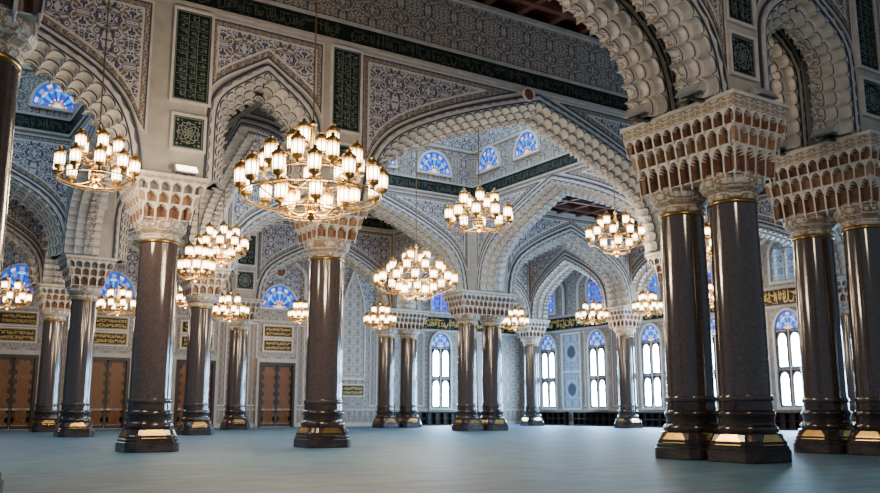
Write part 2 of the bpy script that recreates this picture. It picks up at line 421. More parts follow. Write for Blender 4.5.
# middle row
arch_bay('X', R2Y, -13, A[0], -11.4, A[0]-1.6, BIG, 10.4, 16.9, ZT, 2.2, 'large white scalloped arch left of the tall green calligraphy panels', 'wall_middle', 'arabesque wall at the far left of the middle arcade', lobe=.60)
arch_bay('X', R2Y, A[0], B[0], A[0]+1.75, B[0]-1.45, NAR, 10.4, 15.3, ZT, 2.2, 'narrow pointed white scalloped arch between the two green calligraphy panels', 'wall_middle', 'arabesque wall above the narrow pointed arch of the middle arcade', lobe=.50)
arch_bay('X', R2Y, B[0], G[0], B[0]+1.5, G[0]-1.6, BIG, 10.4, 16.9, ZT, 2.2, 'very wide scalloped arch below the long green inscription band, centre of picture', 'wall_middle', 'arabesque wall with long inscription band over the wide central arch', lobe=.58)
arch_bay('X', R2Y, G[0], H[0], G[0]+1.6, H[0]-1.6, BIG, 10.4, 16.5, ZT, 2.2, 'scalloped arch half hidden behind the right column pairs', 'wall_middle', 'arabesque wall behind the right column pairs', lobe=.58)
# far row
arch_bay('X', R3Y, -13, 10.6, -11.4, 9.0, BIG, 10.4, 16.9, ZH, 2.2, 'far white scalloped arch at the left edge beneath a stained lunette', 'wall_far', 'far arcade wall at left with stained lunettes', lobe=.6)
arch_bay('X', R3Y, 10.6, 17.7, 12.3, 16.1, NAR, 10.4, 15.3, ZT, 2.2, 'far narrow scalloped arch seen behind the left marble column', 'wall_far', 'far arcade wall over its narrow arch', lobe=.55)
arch_bay('X', R3Y, 17.7, 39.55, 19.3, 37.2, BIG, 10.4, 16.9, ZH, 2.2, 'far wide scalloped arch on the left side of the central bay', 'wall_far', 'far arcade wall closing the central bay at left', lobe=.6)
arch_bay('X', R3Y, 39.55, 56, 42, 54.4, BIG, 10.4, 16.0, ZT, 2.2, 'far scalloped arch right of the distant column pair', 'wall_far', 'far arcade wall right of the distant column pair', lobe=.6)
# aisle row before the door wall
for p0, p1, tx in ((-3, 11.3, 'far left'), (11.3, 25.3, 'left centre'), (25.3, 40.2, 'centre'), (40.2, 56, 'corner')):
    arch_bay('X', R4Y, p0, p1, p0+1.5, p1-1.5, BIG, 10.4, 15.6, ZT, 1.8, 'hindmost scalloped arch before the door wall, %s bay' % tx, 'wall_aisle', 'aisle arcade wall before the door wall, %s bay' % tx, lobe=.65, orders=3)
# transverse arches
arch_bay('Y', 9.9, R2Y+1.1, R3Y-1.1, R2Y+2.0, R3Y-2.0, BIG, 10.4, 16.9, ZH, 1.8, 'receding scalloped arch behind the left column', 'wall_crossing', 'receding arcade wall behind the left column', orders=4)
arch_bay('Y', 17.0, R2Y+1.1, R3Y-1.1, R2Y+2.0, R3Y-2.0, BIG, 10.4, 16.9, ZH, 1.8, 'receding scalloped arch on the near left side of the central bay', 'wall_crossing', 'receding arcade wall on the left of the central bay', orders=4)
arch_bay('Y', 39.3, R2Y+1.1, R3Y-1.1, R2Y+2.0, R3Y-2.0, BIG, 10.4, 16.9, ZH, 2.0, 'wide scalloped arch on the right side of the central bay below stained lunettes', 'wall_crossing', 'arcade wall closing the central bay at right with stained lunettes', lobe=.6)
arch_bay('Y', 40.0, R3Y+1.1, R4Y-.9, R3Y+1.8, R4Y-1.8, BIG, 10.4, 15.6, ZT, 1.8, 'short scalloped arch from the distant column pair to the aisle', 'wall_crossing', 'arcade wall behind the distant column pair', orders=3)
arch_bay('Y', 11.0, R3Y+1.1, R4Y-.9, R3Y+1.8, R4Y-1.8, BIG, 10.4, 15.6, ZT, 1.8, 'short receding scalloped arch at the far left columns', 'wall_crossing', 'arcade wall at the far left columns', orders=3)
arch_bay('Y', 56.0, R2Y+1.1, 56.3, R2Y+2.2, 54.7, BIG, 10.4, 16.4, 17.4, 1.8, 'scalloped arch before the window wall at right', 'wall_crossing', 'arcade wall before the window wall at right', False, orders=4)
arch_bay('Y', 56.0, 56.3, 69.5, 57.9, 68.0, BIG, 10.4, 15.6, ZT, 1.8, 'scalloped arch before the window wall near the far corner', 'wall_crossing', 'arcade wall before the window wall near the far corner', orders=4)

# ------------------------------------------------------------------ columns
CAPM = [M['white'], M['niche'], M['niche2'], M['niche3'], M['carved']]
def muqarnas(mb, hx, hy, z0, zt, grow, hs, cw, bandh, slots=(1, 2, 3, 2)):
    """stacked tiers of arched hanging niches with small drops, then a carved band up to zt"""
    tiers = len(hs); tot = sum(hs); z1 = zt-bandh-.12
    for (nx, ny, hn, ht) in ((1,0,hx,hy), (-1,0,hx,hy), (0,1,hy,hx), (0,-1,hy,hx)):
        nc0 = max(2, int(round(2*ht/cw))); pu = 12; nv = 10; za = z0
        for k in range(tiers):
            nc = nc0+k; nu = nc*pu; ph = 0 if k % 2 == 0 else pu//2
            zb = za+(z1-z0)*hs[k]/tot
            D0 = grow*(k/tiers); D1 = grow*((k+1)/tiers)
            grid = []
            for v in range(-1, nv+1):
                row = []
                for u in range(nu+1):
                    fr = u/nu*2-1; cu = (((u+ph) % pu)/pu*2-1)
                    if u in (0, nu): cu = 1
                    vv = max(0, v/nv); ac = abs(cu)
                    ha = (.52+.36*math.sqrt(max(0, 1-(ac/.76)**2))) if ac < .76 else 0
                    ins = max(0, min(1, (ha-vv)/.07)); ins = ins*ins*(3-2*ins)
                    lean = .55+.45*vv
                    Dk = D0+(D1-D0)*lean
                    d = D0 if v < 0 else Dk-(Dk-D0+.15*(1-ac*.6))*ins
                    lim = ht+(D0 if v < 0 else Dk)
                    tt = fr*lim
                    row.append(((nx*(hn+d) - ny*tt, ny*(hn+d)+nx*tt, za+(zb-za)*vv), ins if v >= 0 else 0))
                    if v == 0 and abs(cu) > .99 and u < nu:
                        px_, py_ = nx*(hn+d-.05) - ny*tt, ny*(hn+d-.05)+nx*tt
                        hd = .30*(zb-za)
                        mb.lathe([(.004,-hd),(.03,-hd*.75),(.025,-hd*.45),(.05,-hd*.1),(.05,.02)], 6, (px_, py_, za))
                grid.append(row)
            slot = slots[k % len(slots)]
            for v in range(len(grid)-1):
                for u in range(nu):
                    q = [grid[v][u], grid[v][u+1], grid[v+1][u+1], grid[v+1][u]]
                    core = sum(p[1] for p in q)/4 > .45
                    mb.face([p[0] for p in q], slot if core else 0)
            za = zb
    X, Y = hx+grow, hy+grow
    mb.box(-X-.02, X+.02, -Y-.02, Y+.02, z1, z1+bandh, 4)
    mb.box(-X-.09, X+.09, -Y-.09, Y+.09, z1+bandh, zt)
    mb.box(-hx, hx, -hy, hy, z0-.02, z0+.02)
SQ = lambda a: min(1.0/max(abs(math.cos(a)), abs(math.sin(a))), 1.22)
def column_proto(single):
    r = empty('marble_column')
    mb = MB(); mb.lathe([(.98,0),(1.0,.03),(1.0,.34),(.96,.37),(.96,.46),(.92,.49),(.92,.58),(.89,.62),(.82,.80),(.82,.84)], 64, shape=SQ); mb.build('plinth', M['dmarble'], r)
    for (cx, cy) in ((1,0), (-1,0), (0,1), (0,-1)):   # brass facet on the foot of each side
        mb = MB(); p = lambda rr, t, z: (cx*rr - cy*t, cy*rr + cx*t, z)
        lo = [p(.925,-.46,.50), p(.925,.46,.50), p(.90,.46,.62), p(.90,-.46,.62)]
        up = [p(.84,.30,.81), p(.84,-.30,.81)]
        mb.face(lo); mb.face([lo[3], lo[2], up[0], up[1]]); mb.face([p(.80,.30,.81), p(.80,-.30,.81), up[1], up[0]])
        mb.face([lo[0], lo[3], up[1], p(.80,-.46,.50)]); mb.face([lo[1], lo[2], up[0], p(.80,.46,.50)])
        mb.build('brass_foot', M['gold'], r)
    mb = MB(); mb.lathe([(.86,.82),(.91,.88),(.92,.98),(.88,1.06),(.82,1.10),(.81,1.28),(.84,1.33),(.87,1.40),(.85,1.47),(.79,1.52),(.78,1.78)], 40); mb.build('base_moulding', M['dmarble'], r, True)
    mb = MB(); mb.lathe([(.78,1.78),(.81,1.8),(.83,1.87),(.81,1.94),(.77,1.96)], 40); mb.build('lower_ring', M['marble'], r, True)
    mb = MB(); mb.lathe([(.76,1.94),(.755,4.0),(.72,7.86)], 48); mb.build('shaft', M['marble'], r, True)
    mb = MB(); mb.lathe([(.73,7.84),(.755,7.86),(.77,7.91),(.755,7.96),(.73,7.98)], 40); mb.build('gilt_ring', M['darkgold'], r, True)
    mb = MB(); fl = lambda a: 1+.03*abs(math.sin(8*a))
    mb.lathe([(.72,7.98),(.76,8.04),(.76,8.14),(.73,8.18),(.76,8.22),(.90,8.34),(.97,8.46),(.97,8.58),(.90,8.68),(.84,8.72),(.88,8.80)], 64, shape=fl); mb.build('bell_capital', M['carved'], r)
    if single:
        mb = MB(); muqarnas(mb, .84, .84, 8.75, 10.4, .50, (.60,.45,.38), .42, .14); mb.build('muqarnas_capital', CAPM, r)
    return r
single = column_proto(True); paired = column_proto(False)
used = {}
def put_col(x, y, label, pr, group=None):
    if pr not in used: o = pr; used[pr] = 1
    else: o = copy_tree(pr)
    o.location = (x, y, 0); tag(o, label, 'column', group); return o
put_col(A[0], A[1], 'brown marble column at left standing below the tall green panel and lit floodlight', single)
put_col(B[0], B[1], 'brown marble column under the large foreground chandelier', single)
put_col(G[0], G[1], 'marble column hidden behind the left one of the nearest pair', single)
put_col(H[0], H[1], 'distant marble column seen between the rightmost pair', single)
put_col(10.6, R3Y, 'far left marble column, between the first two visible lattice doors', single)
put_col(17.7, R3Y, 'mid distance marble column right behind the large left column', single)
put_col(11.3, R4Y, 'distant marble column beside the leftmost lattice door', single)
put_col(25.3, R4Y, 'distant marble column left of the rightmost lattice door', single)
put_col(56, 69.5, 'slim distant marble column left of the first window on the window wall', single)
put_col(56, 56.3, 'distant marble column on the window wall side left of the nearest pair', single)
put_col(-13, R2Y, 'marble column of the middle arcade beyond the left edge', single)
pr = [(DX, RY1, 'left and farther column of the large nearest pair'), (DX, RY0, 'right and nearer column of the large nearest pair'),
      (EX, RY1, 'left column of the pair near the right edge'), (EX, RY0, 'right column of the pair, cut by the right edge'),
      (LX, RY0, 'dark marble column cut off by the left edge'), (LX, RY1, 'marble column just outside the left edge, behind its twin'),
      (38.4, R3Y, 'left column of the distant pair at picture centre'), (40.7, R3Y, 'right column of the distant pair at picture centre'),
      (39.1, R4Y, 'left column of the hindmost pair left of centre'), (41.4, R4Y, 'right column of the hindmost pair left of centre'),
      (51.5, RY0, 'nearer paired marble column beyond the right edge'), (51.5, RY1, 'farther paired marble column beyond the right edge')]
for x, y, l in pr: put_col(x, y, 'brown marble column, '+l, paired)
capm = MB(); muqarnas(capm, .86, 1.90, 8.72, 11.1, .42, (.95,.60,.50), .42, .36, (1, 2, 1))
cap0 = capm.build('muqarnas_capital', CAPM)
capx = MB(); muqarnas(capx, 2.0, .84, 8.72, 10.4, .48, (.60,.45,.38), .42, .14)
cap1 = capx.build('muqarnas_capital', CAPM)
def put_cap(src, first, x, y, label):
    o = src if first else src.copy()
    if not first: COL.objects.link(o)
    o.location = (x, y, 0); tag(o, label, 'capital')
YM = (RY0+RY1)/2
put_cap(cap0, True, DX, YM, 'honeycombed white capital shared by the large nearest column pair')
put_cap(cap0, False, EX, YM, 'honeycombed white capital over the column pair at the right edge')
put_cap(cap0, False, LX, YM, 'honeycombed white capital in the top left corner')
put_cap(cap0, False, 51.5, YM, 'honeycombed white capital beyond the right edge')
put_cap(cap1, True, 39.55, R3Y, 'honeycombed white capital on the distant pair at picture centre')
put_cap(cap1, False, 40.25, R4Y, 'honeycombed white capital on the hindmost pair left of centre')

# ------------------------------------------------------------------ room shell
mb = MB(); mb.box(-30, 62, -8, 78, -.2, 0); tag(mb.build('floor', M['carpet']), 'blue grey carpet floor with faint prayer rows', 'floor', None, 'structure')
def ceil(x0, x1, y0, y1, z, label, beams=True):
    mb = MB(); mb.box(x0, x1, y0, y1, z+.6, z+.8)
    if beams:
        x = x0
        while x <= x1-.4: mb.box(x, x+.35, y0, y1, z+.05, z+.6); x += 2.1
        y = y0
        while y <= y1-.4: mb.box(x0, x1, y, y+.35, z, z+.6); y += 2.1
    tag(mb.build('ceiling', M['wood']), label, 'ceiling', None, 'structure')
ceil(-20, 62, -4, R2Y, ZT, 'dark coffered timber ceiling over the foreground bays')
ceil(-20, 62, R3Y, 78, ZT, 'dark coffered timber ceiling over the far aisles')
ceil(9.9, 17, R2Y, R3Y, ZT, 'dark coffered timber ceiling over the narrow aisle')
ceil(40.3, 61, R2Y+1.1, R3Y-1.1, 17.4, 'lower red brown timber ceiling beside the window wall')
ceil(-20, 9.9, R2Y, R3Y, ZH, 'high timber ceiling over the left bay')
ceil(17, 39.3, R2Y, R3Y, ZH, 'high timber ceiling over the central bay')
mb = MB(); mb.box(-26, 62, BACK, BACK+.6, 0, ZT+.6); wb = tag(mb.build('wall_back', M['wall']), 'pale ornamented wall holding the lattice doors', 'wall', None, 'structure')
mb = MB(); mb.box(RIGHT, RIGHT+.6, 8, BACK, 0, ZT+.6); wr = tag(mb.build('wall_right', M['wall']), 'pale ornamented wall holding the bright tall windows', 'wall', None, 'structure')
def wall_bits(wl, mp, s0, s1):
    band(wl, mp, s0, s1, -.01, 17.6, 18.5, 'green', 'inkdim')
    q = MB(); slab(q, mp, s0, s1, -.06, 0, 18.7, 21.2); q.build('frieze_band', M['gold_arab'], wl)
    q = MB(); slab(q, mp, s0, s1, -.10, 0, .35, 1.5); q.build('dado', M['dado'], wl)
    q = MB()
    for z0, z1, dd in ((0,.35,.14), (1.5,1.66,.14), (9.55,9.75,.14), (11.1,11.3,.14), (17.4,17.6,.16), (18.5,18.7,.16)): slab(q, mp, s0, s1, -dd, 0, z0, z1)
    q.build('moulding', M['cream'], wl)
mpb = mapper('X', BACK); mpr = mapper('Y', RIGHT)
wall_bits(wb, mpb, -26, 61); wall_bits(wr, mpr, 8, 76.9)
band(wr, mpr, 8, 76.9, -.02, 9.82, 11.03, 'black', 'ink', 'gold_inscription_band')
band(wb, mpb, 43.6, 60.9, -.02, 9.82, 11.03, 'black', 'ink', 'gold_inscription_band')
DOORS = [2.8, 9.9, 17.0, 24.4, 32.0]
BAYB = DOORS + [39.8, 50.0]; BAYR = [72.6, 65.1, 57.9, 50.5, 43.3, 36.1, 28.9, 21.7]
def pil(wl, mp, s):
    q = MB(); slab(q, mp, s-.38, s+.38, -.22, 0, 0, 17.4); q.build('pilaster', M['cream'], wl)
    q = MB(); slab(q, mp, s-.24, s+.24, -.25, -.22, 1.9, 9.3); slab(q, mp, s-.24, s+.24, -.25, -.22, 11.6, 17.0); q.build('pilaster_panel', M['trim'], wl)
for s in (-.8, 6.3, 13.4, 20.7, 28.2, 35.9, 43.4, 56.4): pil(wb, mpb, s)
for s in (76.2, 61.5, 54.2, 46.9, 39.7, 32.5, 25.3): pil(wr, mpr, s)
def ribbon(mb, mp, L, a0, a1, d, n=70, dback=0):
    P, Nn, _ = resample(L, n)
    for k in range(n):
        def p(k_, o): return (P[k_][0]+Nn[k_][0]*o, P[k_][1]+Nn[k_][1]*o)
        i0, i1, o0, o1 = p(k, a0), p(k+1, a0), p(k, a1), p(k+1, a1)
        mb.face([mp(i0[0], d, i0[1]), mp(i1[0], d, i1[1]), mp(o1[0], d, o1[1]), mp(o0[0], d, o0[1])])
        mb.face([mp(o0[0], d, o0[1]), mp(o1[0], d, o1[1]), mp(o1[0], dback, o1[1]), mp(o0[0], dback, o0[1])])
        mb.face([mp(i0[0], d, i0[1]), mp(i1[0], d, i1[1]), mp(i1[0], dback, i1[1]), mp(i0[0], dback, i0[1])])
def fill(mb, mp, L, d, zbase, m=0):
    for a, c in zip(L, L[1:]):
        if c[0]-a[0] > 1e-4: mb.face([mp(a[0], d, zbase), mp(c[0], d, zbase), mp(c[0], d, c[1]), mp(a[0], d, a[1])], m)
for wl, mp, bays in ((wb, mpb, BAYB), (wr, mpr, BAYR)):
    for s in bays:
        L = full_curve(NAR, s, 2.5, 11.3, 4.6)
        q = MB(); fill(q, mp, L, -.05, 11.3); q.build('tympanum', M['blue'] if wl is wb else M['wall'], wl)
        q = MB(); ribbon(q, mp, L, 0, .3, -.2); q.build('blind_arch', M['white'], wl)
        q = MB(); ribbon(q, mp, L, .32, .42, -.12); q.build('blind_arch_trim', M['trim'], wl)
        for k in (-1, 1):
            q = MB(); slab(q, mp, s+k*2.35-.32, s+k*2.35+.32, -.06, 0, 2.0, 9.3); q.build('wall_panel', M['trim'], wl)
            q = MB(); slab(q, mp, s+k*2.35-.42, s+k*2.35+.42, -.04, 0, 1.9, 9.4); q.build('wall_panel_border', M['white'], wl)

# ------------------------------------------------------------------ windows
wn = [0]
def arcpts(mid, w, z0, h, n=20): return [(mid-w*math.cos(PI*i/n), z0+h*math.sin(PI*i/n)) for i in range(n+1)]
def rosette(mp, s, z, w, h, d, root, nb, petals=7):
    """half-round rosette of coloured glass: hub, petals, ring of beads, rim"""
    q = MB(); n = petals*4
    def P(k, r): a = PI*k/n; return mp(s-w*r*math.cos(a), d, z+h*r*math.sin(a))
    for k in range(n):
        j = k % 4; edge = j in (0, 3); odd = (k//4) % 2
        def seg(r0, r1, m): q.face([P(k, r0), P(k+1, r0), P(k+1, r1), P(k, r1)], m)
        q.face([mp(s, d, z), P(k, .18), P(k+1, .18)], 4)
        seg(.18, .28, 3 if odd else 5)
        seg(.28, .36, 0 if edge else 4); seg(.36, .58, 0 if edge else (1 if odd else 2)); seg(.58, .66, 1 if not edge else 0)
        seg(.66, .74, 4 if odd else 1); seg(.74, .82, 0 if edge else 3); seg(.82, .93, 0 if edge else (1 if odd else 4)); seg(.93, 1.0, 0)
    q.build('stained_pane', GL, root, False, nb)
def lunette(mp, s, z, w, h, f, label):
    wn[0] += 1
    root = empty('window_%d' % wn[0], mp(s, f, z)); tag(root, label, 'window', None, 'structure')
    L = arcpts(s, w, z, h)
    rosette(mp, s, z, w, h, f-.09, root, neg(root))
    q = MB(); ribbon(q, mp, L, 0, .16, f-.2, 30, f); slab(q, mp, s-w-.16, s+w+.16, f-.2, f, z-.16, z)
    q.build('window_frame', M['white'], root, False, neg(root))
    q = MB()
    for i in range(1, 7):
        a = PI*i/7; q.tube([mp(s-w*.27*math.cos(a), f-.11, z+h*.27*math.sin(a)), mp(s-w*math.cos(a), f-.11, z+h*math.sin(a))], .016, 4)
    ribbon(q, mp, arcpts(s, w*.70, z, h*.70), 0, .03, f-.12, 20, f-.08)
    ribbon(q, mp, arcpts(s, w*.27, z, h*.27), 0, .03, f-.12, 20, f-.08)
    q.build('pane_tracery', M['grey'], root, False, neg(root))
def tallwin(mp, s, z0, z1, w, label, twin_only=False, glass='stain'):
    wn[0] += 1; f = -.02
    root = empty('window_%d' % wn[0], mp(s, 0, z0)); tag(root, label, 'window', None, 'structure')
    nb = neg(root)
    zs = z1-w
    L = [(s-w, z0)]+arcpts(s, w, zs, w)+[(s+w, z0)]
    fr2 = MB()
    if not twin_only:
        zs -= .35
        L = [(s-w, z0)]+arcpts(s, w, zs, w+.35)+[(s+w, z0)]
        rosette(mp, s, zs+.1, w-.08, w+.2, f-.08, root, nb, 5)
        zt = zs-.1; zm = z0+(zt-z0)*.5
        tr = MB()
        for k in (-1, 1):
            c = s+k*w*.48; hw = w*.5-.24
            for a, b_ in ((z0+.18, zm-.26), (zm+.22, zt-.14)):
                LL = [(c-hw, a)]+arcpts(c, hw, b_-hw*1.6, hw*1.6, 12)+[(c+hw, a)]
                q = MB(); fill(q, mp, LL[1:-1], f-.06, a); q.build('bright_pane', M['day'], root, False, nb)
                ribbon(fr2, mp, LL, 0, .10, f-.16, 30, f)
                slab(tr, mp, c-.015, c+.015, f-.10, f-.065, a, b_)
                for t_ in (.33, .62): slab(tr, mp, c-hw, c+hw, f-.10, f-.065, a+(b_-a)*t_-.02, a+(b_-a)*t_+.02)
        slab(fr2, mp, s-w, s+w, f-.12, f, zm-.10, zm+.08); slab(fr2, mp, s-w, s+w, f-.12, f, zt, zt+.14)
        fr2.build('pane_surround', M['trim'], root, False, nb); tr.build('pane_tracery', M['grey'], root, False, nb)
    else:
        for k in (-1, 1):
            c = s+k*w*.5; hw = w*.5-.09
            q = MB(); fill(q, mp, arcpts(c, hw, zs-.05, hw, 12), f-.06, z0+.1); q.build('stained_pane', M[glass], root, False, nb)
        q = MB(); fill(q, mp, arcpts(s, w*.34, zs+.5*w, w*.34, 14), f-.07, zs+.45*w); q.build('stained_pane', M[glass], root, False, nb)
    q = MB(); ribbon(q, mp, L, 0, .2, f-.22, 60, 0); slab(q, mp, s-w-.2, s+w+.2, f-.22, 0, z0-.2, z0)
    slab(q, mp, s-.05, s+.05, f-.13, f, z0, zs)
    q.build('window_frame', M['white'], root, False, nb)
    q = MB(); fill(q, mp, L, f-.01, z0); q.build('window_backing', M['grey'], root, False, nb)
ordn = ['first', 'second', 'third', 'fourth', 'fifth', 'sixth', 'seventh', 'eighth']
for i, s in enumerate(BAYR):
    tallwin(mpr, s, 1.75, 9.3, 1.2, 'tall bright window on the window wall, %s from the far corner' % ordn[i])
    tallwin(mpr, s, 11.7, 15.1, 1.2, 'upper twin stained window on the window wall, %s from the far corner' % ordn[i], True, 'stain' if i < 4 else 'lattice')
tallwin(mpb, 50.0, 1.75, 9.4, 1.2, 'tall bright window alone on the door wall near the corner')
tallwin(mpb, 50.0, 11.6, 14.6, 1.1, 'upper twin stained window on the door wall near the corner', True)
for i, s in enumerate(DOORS): lunette(mpb, s, 10.9, 1.75, 2.1, -.05, 'blue stained lunette above the %s lattice door from the left' % ordn[i])
m3 = mapper('X', R3Y)
for s, l in ((8.1, 'at the upper left above the far left arch'), (2.5, 'beyond the upper left edge'), (34.6, 'left of the central bay corner'), (29.8, 'next to last left of the central bay corner'), (24.9, 'second on the left wall of the central bay'), (20.6, 'first on the left wall of the central bay')):
    lunette(m3, s, 19.1, 1.4, 1.6, -1.15, 'bright blue stained clerestory lunette '+l)
mt3 = mapper('Y', 39.3)
for s, l in ((52.0, 'just right of the central bay corner'), (47.4, 'second right of the central bay corner'), (42.8, 'third right of the central bay corner'), (38.2, 'fourth right of the central bay corner')):
    lunette(mt3, s, 19.5, 1.3, 1.6, -1.05, 'bright blue stained clerestory lunette '+l)

# ------------------------------------------------------------------ doors
def door(i, s):
    root = empty('door_%d' % i, mpb(s, 0, 0)); tag(root, 'dark brown double door with golden honeycomb lattice, %s from the left' % ordn[i-1], 'door', None, 'structure'); nb = neg(root)
    w, h = 1.5, 5.6
    q = MB(); slab(q, mpb, s-w-.25, s-w, -.3, 0, 0, h+.25); slab(q, mpb, s+w, s+w+.25, -.3, 0, 0, h+.25); slab(q, mpb, s-w, s+w, -.3, 0, h, h+.25); q.build('door_frame', M['doorwood'], root, False, nb)
    q = MB(); slab(q, mpb, s-w-.5, s-w-.25, -.24, 0, 0, h+.6); slab(q, mpb, s+w+.25, s+w+.5, -.24, 0, 0, h+.6); slab(q, mpb, s-w-.25, s+w+.25, -.24, 0, h+.25, h+.6); q.build('door_surround', M['cream'], root, False, nb)
    for k in (-1, 1):
        x0, x1 = (s-w, s-.02) if k < 0 else (s+.02, s+w)
        q = MB(); slab(q, mpb, x0, x1, -.1, -.04, 0.05, h); lf = q.build('door_leaf', M['doorwood'], root, False, nb)
        # honeycomb lattice: staggered hexagon rings with a boss in each cell
        q = MB(); cw = (x1-x0-.2)/3; rh = cw*.866; nz = int((h-.4)/rh)
        for b_ in range(nz):
            for a in range(3 if b_ % 2 == 0 else 2):
                cx, cz = x0+.1+cw*(a+.5+(0 if b_ % 2 == 0 else .5)), .2+(h-.4)*(b_+.5)/nz
                for ro, ri in ((cw*.50, cw*.34), (cw*.16, cw*.01)):
                    P = [(cx+ro*math.sin(PI*j/3), cz+ro*math.cos(PI*j/3)) for j in range(6)]; Q = [(cx+ri*math.sin(PI*j/3), cz+ri*math.cos(PI*j/3)) for j in range(6)]
                    for j in range(6):
                        j2 = (j+1) % 6
                        q.face([mpb(P[j][0], -.14, P[j][1]), mpb(P[j2][0], -.14, P[j2][1]), mpb(Q[j2][0], -.14, Q[j2][1]), mpb(Q[j][0], -.14, Q[j][1])])
                        q.face([mpb(Q[j][0], -.14, Q[j][1]), mpb(Q[j2][0], -.14, Q[j2][1]), mpb(Q[j2][0], -.1, Q[j2][1]), mpb(Q[j][0], -.1, Q[j][1])])
        q.build('door_lattice', M['amber'], lf)
        q = MB()
        for e0, e1 in ((x0, x0+.1), (x1-.1, x1)): slab(q, mpb, e0, e1, -.15, -.1, .05, h)
        slab(q, mpb, x0, x1, -.15, -.1, .05, .3); slab(q, mpb, x0, x1, -.15, -.1, h-.15, h)
        q.build('door_rail', M['doorwood'], lf)
for i, s in enumerate(DOORS): door(i+1, s)

# ------------------------------------------------------------------ calligraphy
def panel(mp, f, s, z0, z1, w, rows, cols, label, name='calligraphy_panel', base='green', ink='inkpale', medal=False, seed=1):
    rnd = random.Random(seed)
    root = empty(name, mp(s, f, z0)); tag(root, label, 'panel'); nb = neg(root)
    q = MB(); slab(q, mp, s-w, s+w, f-.07, f, z0, z1); q.build('panel_board', M[base], root, False, nb)
    q = MB(); b_ = .1
    for (x0, x1, a, c) in ((s-w-b_, s-w, z0-b_, z1+b_), (s+w, s+w+b_, z0-b_, z1+b_), (s-w, s+w, z0-b_, z0), (s-w, s+w, z1, z1+b_)): slab(q, mp, x0, x1, f-.14, f, a, c)
    q.build('panel_frame', M['white'], root, False, nb)
    q = MB()
    for (x0, x1, a, c) in ((s-w+.04, s-w+.07, z0+.04, z1-.04), (s+w-.07, s+w-.04, z0+.04, z1-.04), (s-w+.07, s+w-.07, z0+.04, z0+.07), (s-w+.07, s+w-.07, z1-.07, z1-.04)): slab(q, mp, x0, x1, f-.085, f-.07, a, c)
    if medal:
        zc = (z0+z1)/2; R = min(w, (z1-z0)/2)*.74
        for ro, ri, nn, am in ((R, R*.90, 12, .06), (R*.80, R*.68, 8, .20), (R*.52, R*.44, 6, .10), (R*.36, R*.2, 8, .3), (R*.14, .01, 8, 0)):
            for j in range(nn*4):
                t0, t1 = 2*PI*j/(nn*4), 2*PI*(j+1)/(nn*4)
                g = lambda t, r_: (s+r_*(1+am*math.cos(nn*t))*math.cos(t), zc+r_*(1+am*math.cos(nn*t))*math.sin(t))
                p1, p2, p3, p4 = g(t0, ro), g(t1, ro), g(t1, ri), g(t0, ri)
                q.face([mp(p1[0], f-.08, p1[1]), mp(p2[0], f-.08, p2[1]), mp(p3[0], f-.08, p3[1]), mp(p4[0], f-.08, p4[1])])
        for cxs in (-1, 1):
            for czs in (-1, 1):
                for dx_, dz_, r_ in ((.17, .17, .07), (.17, .33, .04), (.33, .17, .04)):
                    x_, z_ = s+cxs*(w-dx_), zc+czs*((z1-z0)/2-dz_)
                    q.face([mp(x_-r_, f-.08, z_), mp(x_, f-.08, z_-r_), mp(x_+r_, f-.08, z_), mp(x_, f-.08, z_+r_)])
    else:
        cw = 2*(w-.12)/cols; ch = (z1-z0-.24)/rows
        for r in range(rows):
            for c in range(cols):
                x0 = s-w+.12+c*cw; a = z0+.12+r*ch
                strokes(q, mp, f-.08, x0+.03, x0+cw-.03, a+.03, a+ch-.03, rnd)
                if cols > 1 and c < cols-1:
                    slab(q, mp, x0+cw-.012, x0+cw+.012, f-.08, f-.07, a, a+ch)
            if rows > 3 and r: slab(q, mp, s-w+.12, s+w-.12, f-.08, f-.07, z0+.12+r*ch-.008, z0+.12+r*ch+.008)
    q.build('inscription', M[ink], root, False, nb)
m2 = mapper('X', R2Y); f2 = -1.1
panel(m2, f2, 9.75, 13.5, 17.25, .72, 11, 3, 'tall dark green calligraphy panel above the left marble column', seed=1)
panel(m2, f2, 16.6, 13.5, 17.25, .68, 11, 3, 'tall dark green calligraphy panel above the column under the big chandelier', seed=2)
panel(m2, f2, 9.75, 11.55, 12.85, .6, 1, 1, 'square dark green medallion panel on the pier of the left column', 'medallion_panel', medal=True)
panel(m2, f2, 16.6, 11.55, 12.85, .6, 1, 1, 'square dark green medallion panel behind the big chandelier', 'medallion_panel', medal=True)
m1 = mapper('X', RY0); f1 = -.675
panel(m1, f1, DX, 13.8, 17.25, .62, 10, 3, 'dark green calligraphy panel cut by the top edge above the nearest pair', seed=3)
panel(m1, f1, DX, 12.0, 13.3, .58, 1, 1, 'square green medallion panel high above the nearest column pair', 'medallion_panel', medal=True)
panel(m1, f1, EX, 13.8, 17.25, .62, 10, 3, 'dark green calligraphy panel above the rightmost column pair', seed=4)
panel(m1, f1, EX, 12.0, 13.3, .58, 1, 1, 'square green medallion panel above the rightmost column pair', 'medallion_panel', medal=True)
m3f = -1.1
panel(m3, m3f, 17.5, 13.5, 17.0, .6, 9, 2, 'distant green calligraphy panel on the far arcade left of centre', seed=5)
panel(m3, m3f, 10.6, 13.5, 17.0, .6, 9, 2, 'distant green calligraphy panel on the far arcade at left', seed=6)
m4 = mapper('X', R4Y)
panel(m4, -.9, 25.3, 13.2, 16.4, .75, 8, 2, 'distant green calligraphy panel on the aisle pier above the rightmost lattice door', seed=7)
panel(m4, -.9, 25.3, 11.2, 12.6, .7, 1, 1, 'small square green panel below the distant calligraphy panel on the aisle pier', 'medallion_panel', medal=True)
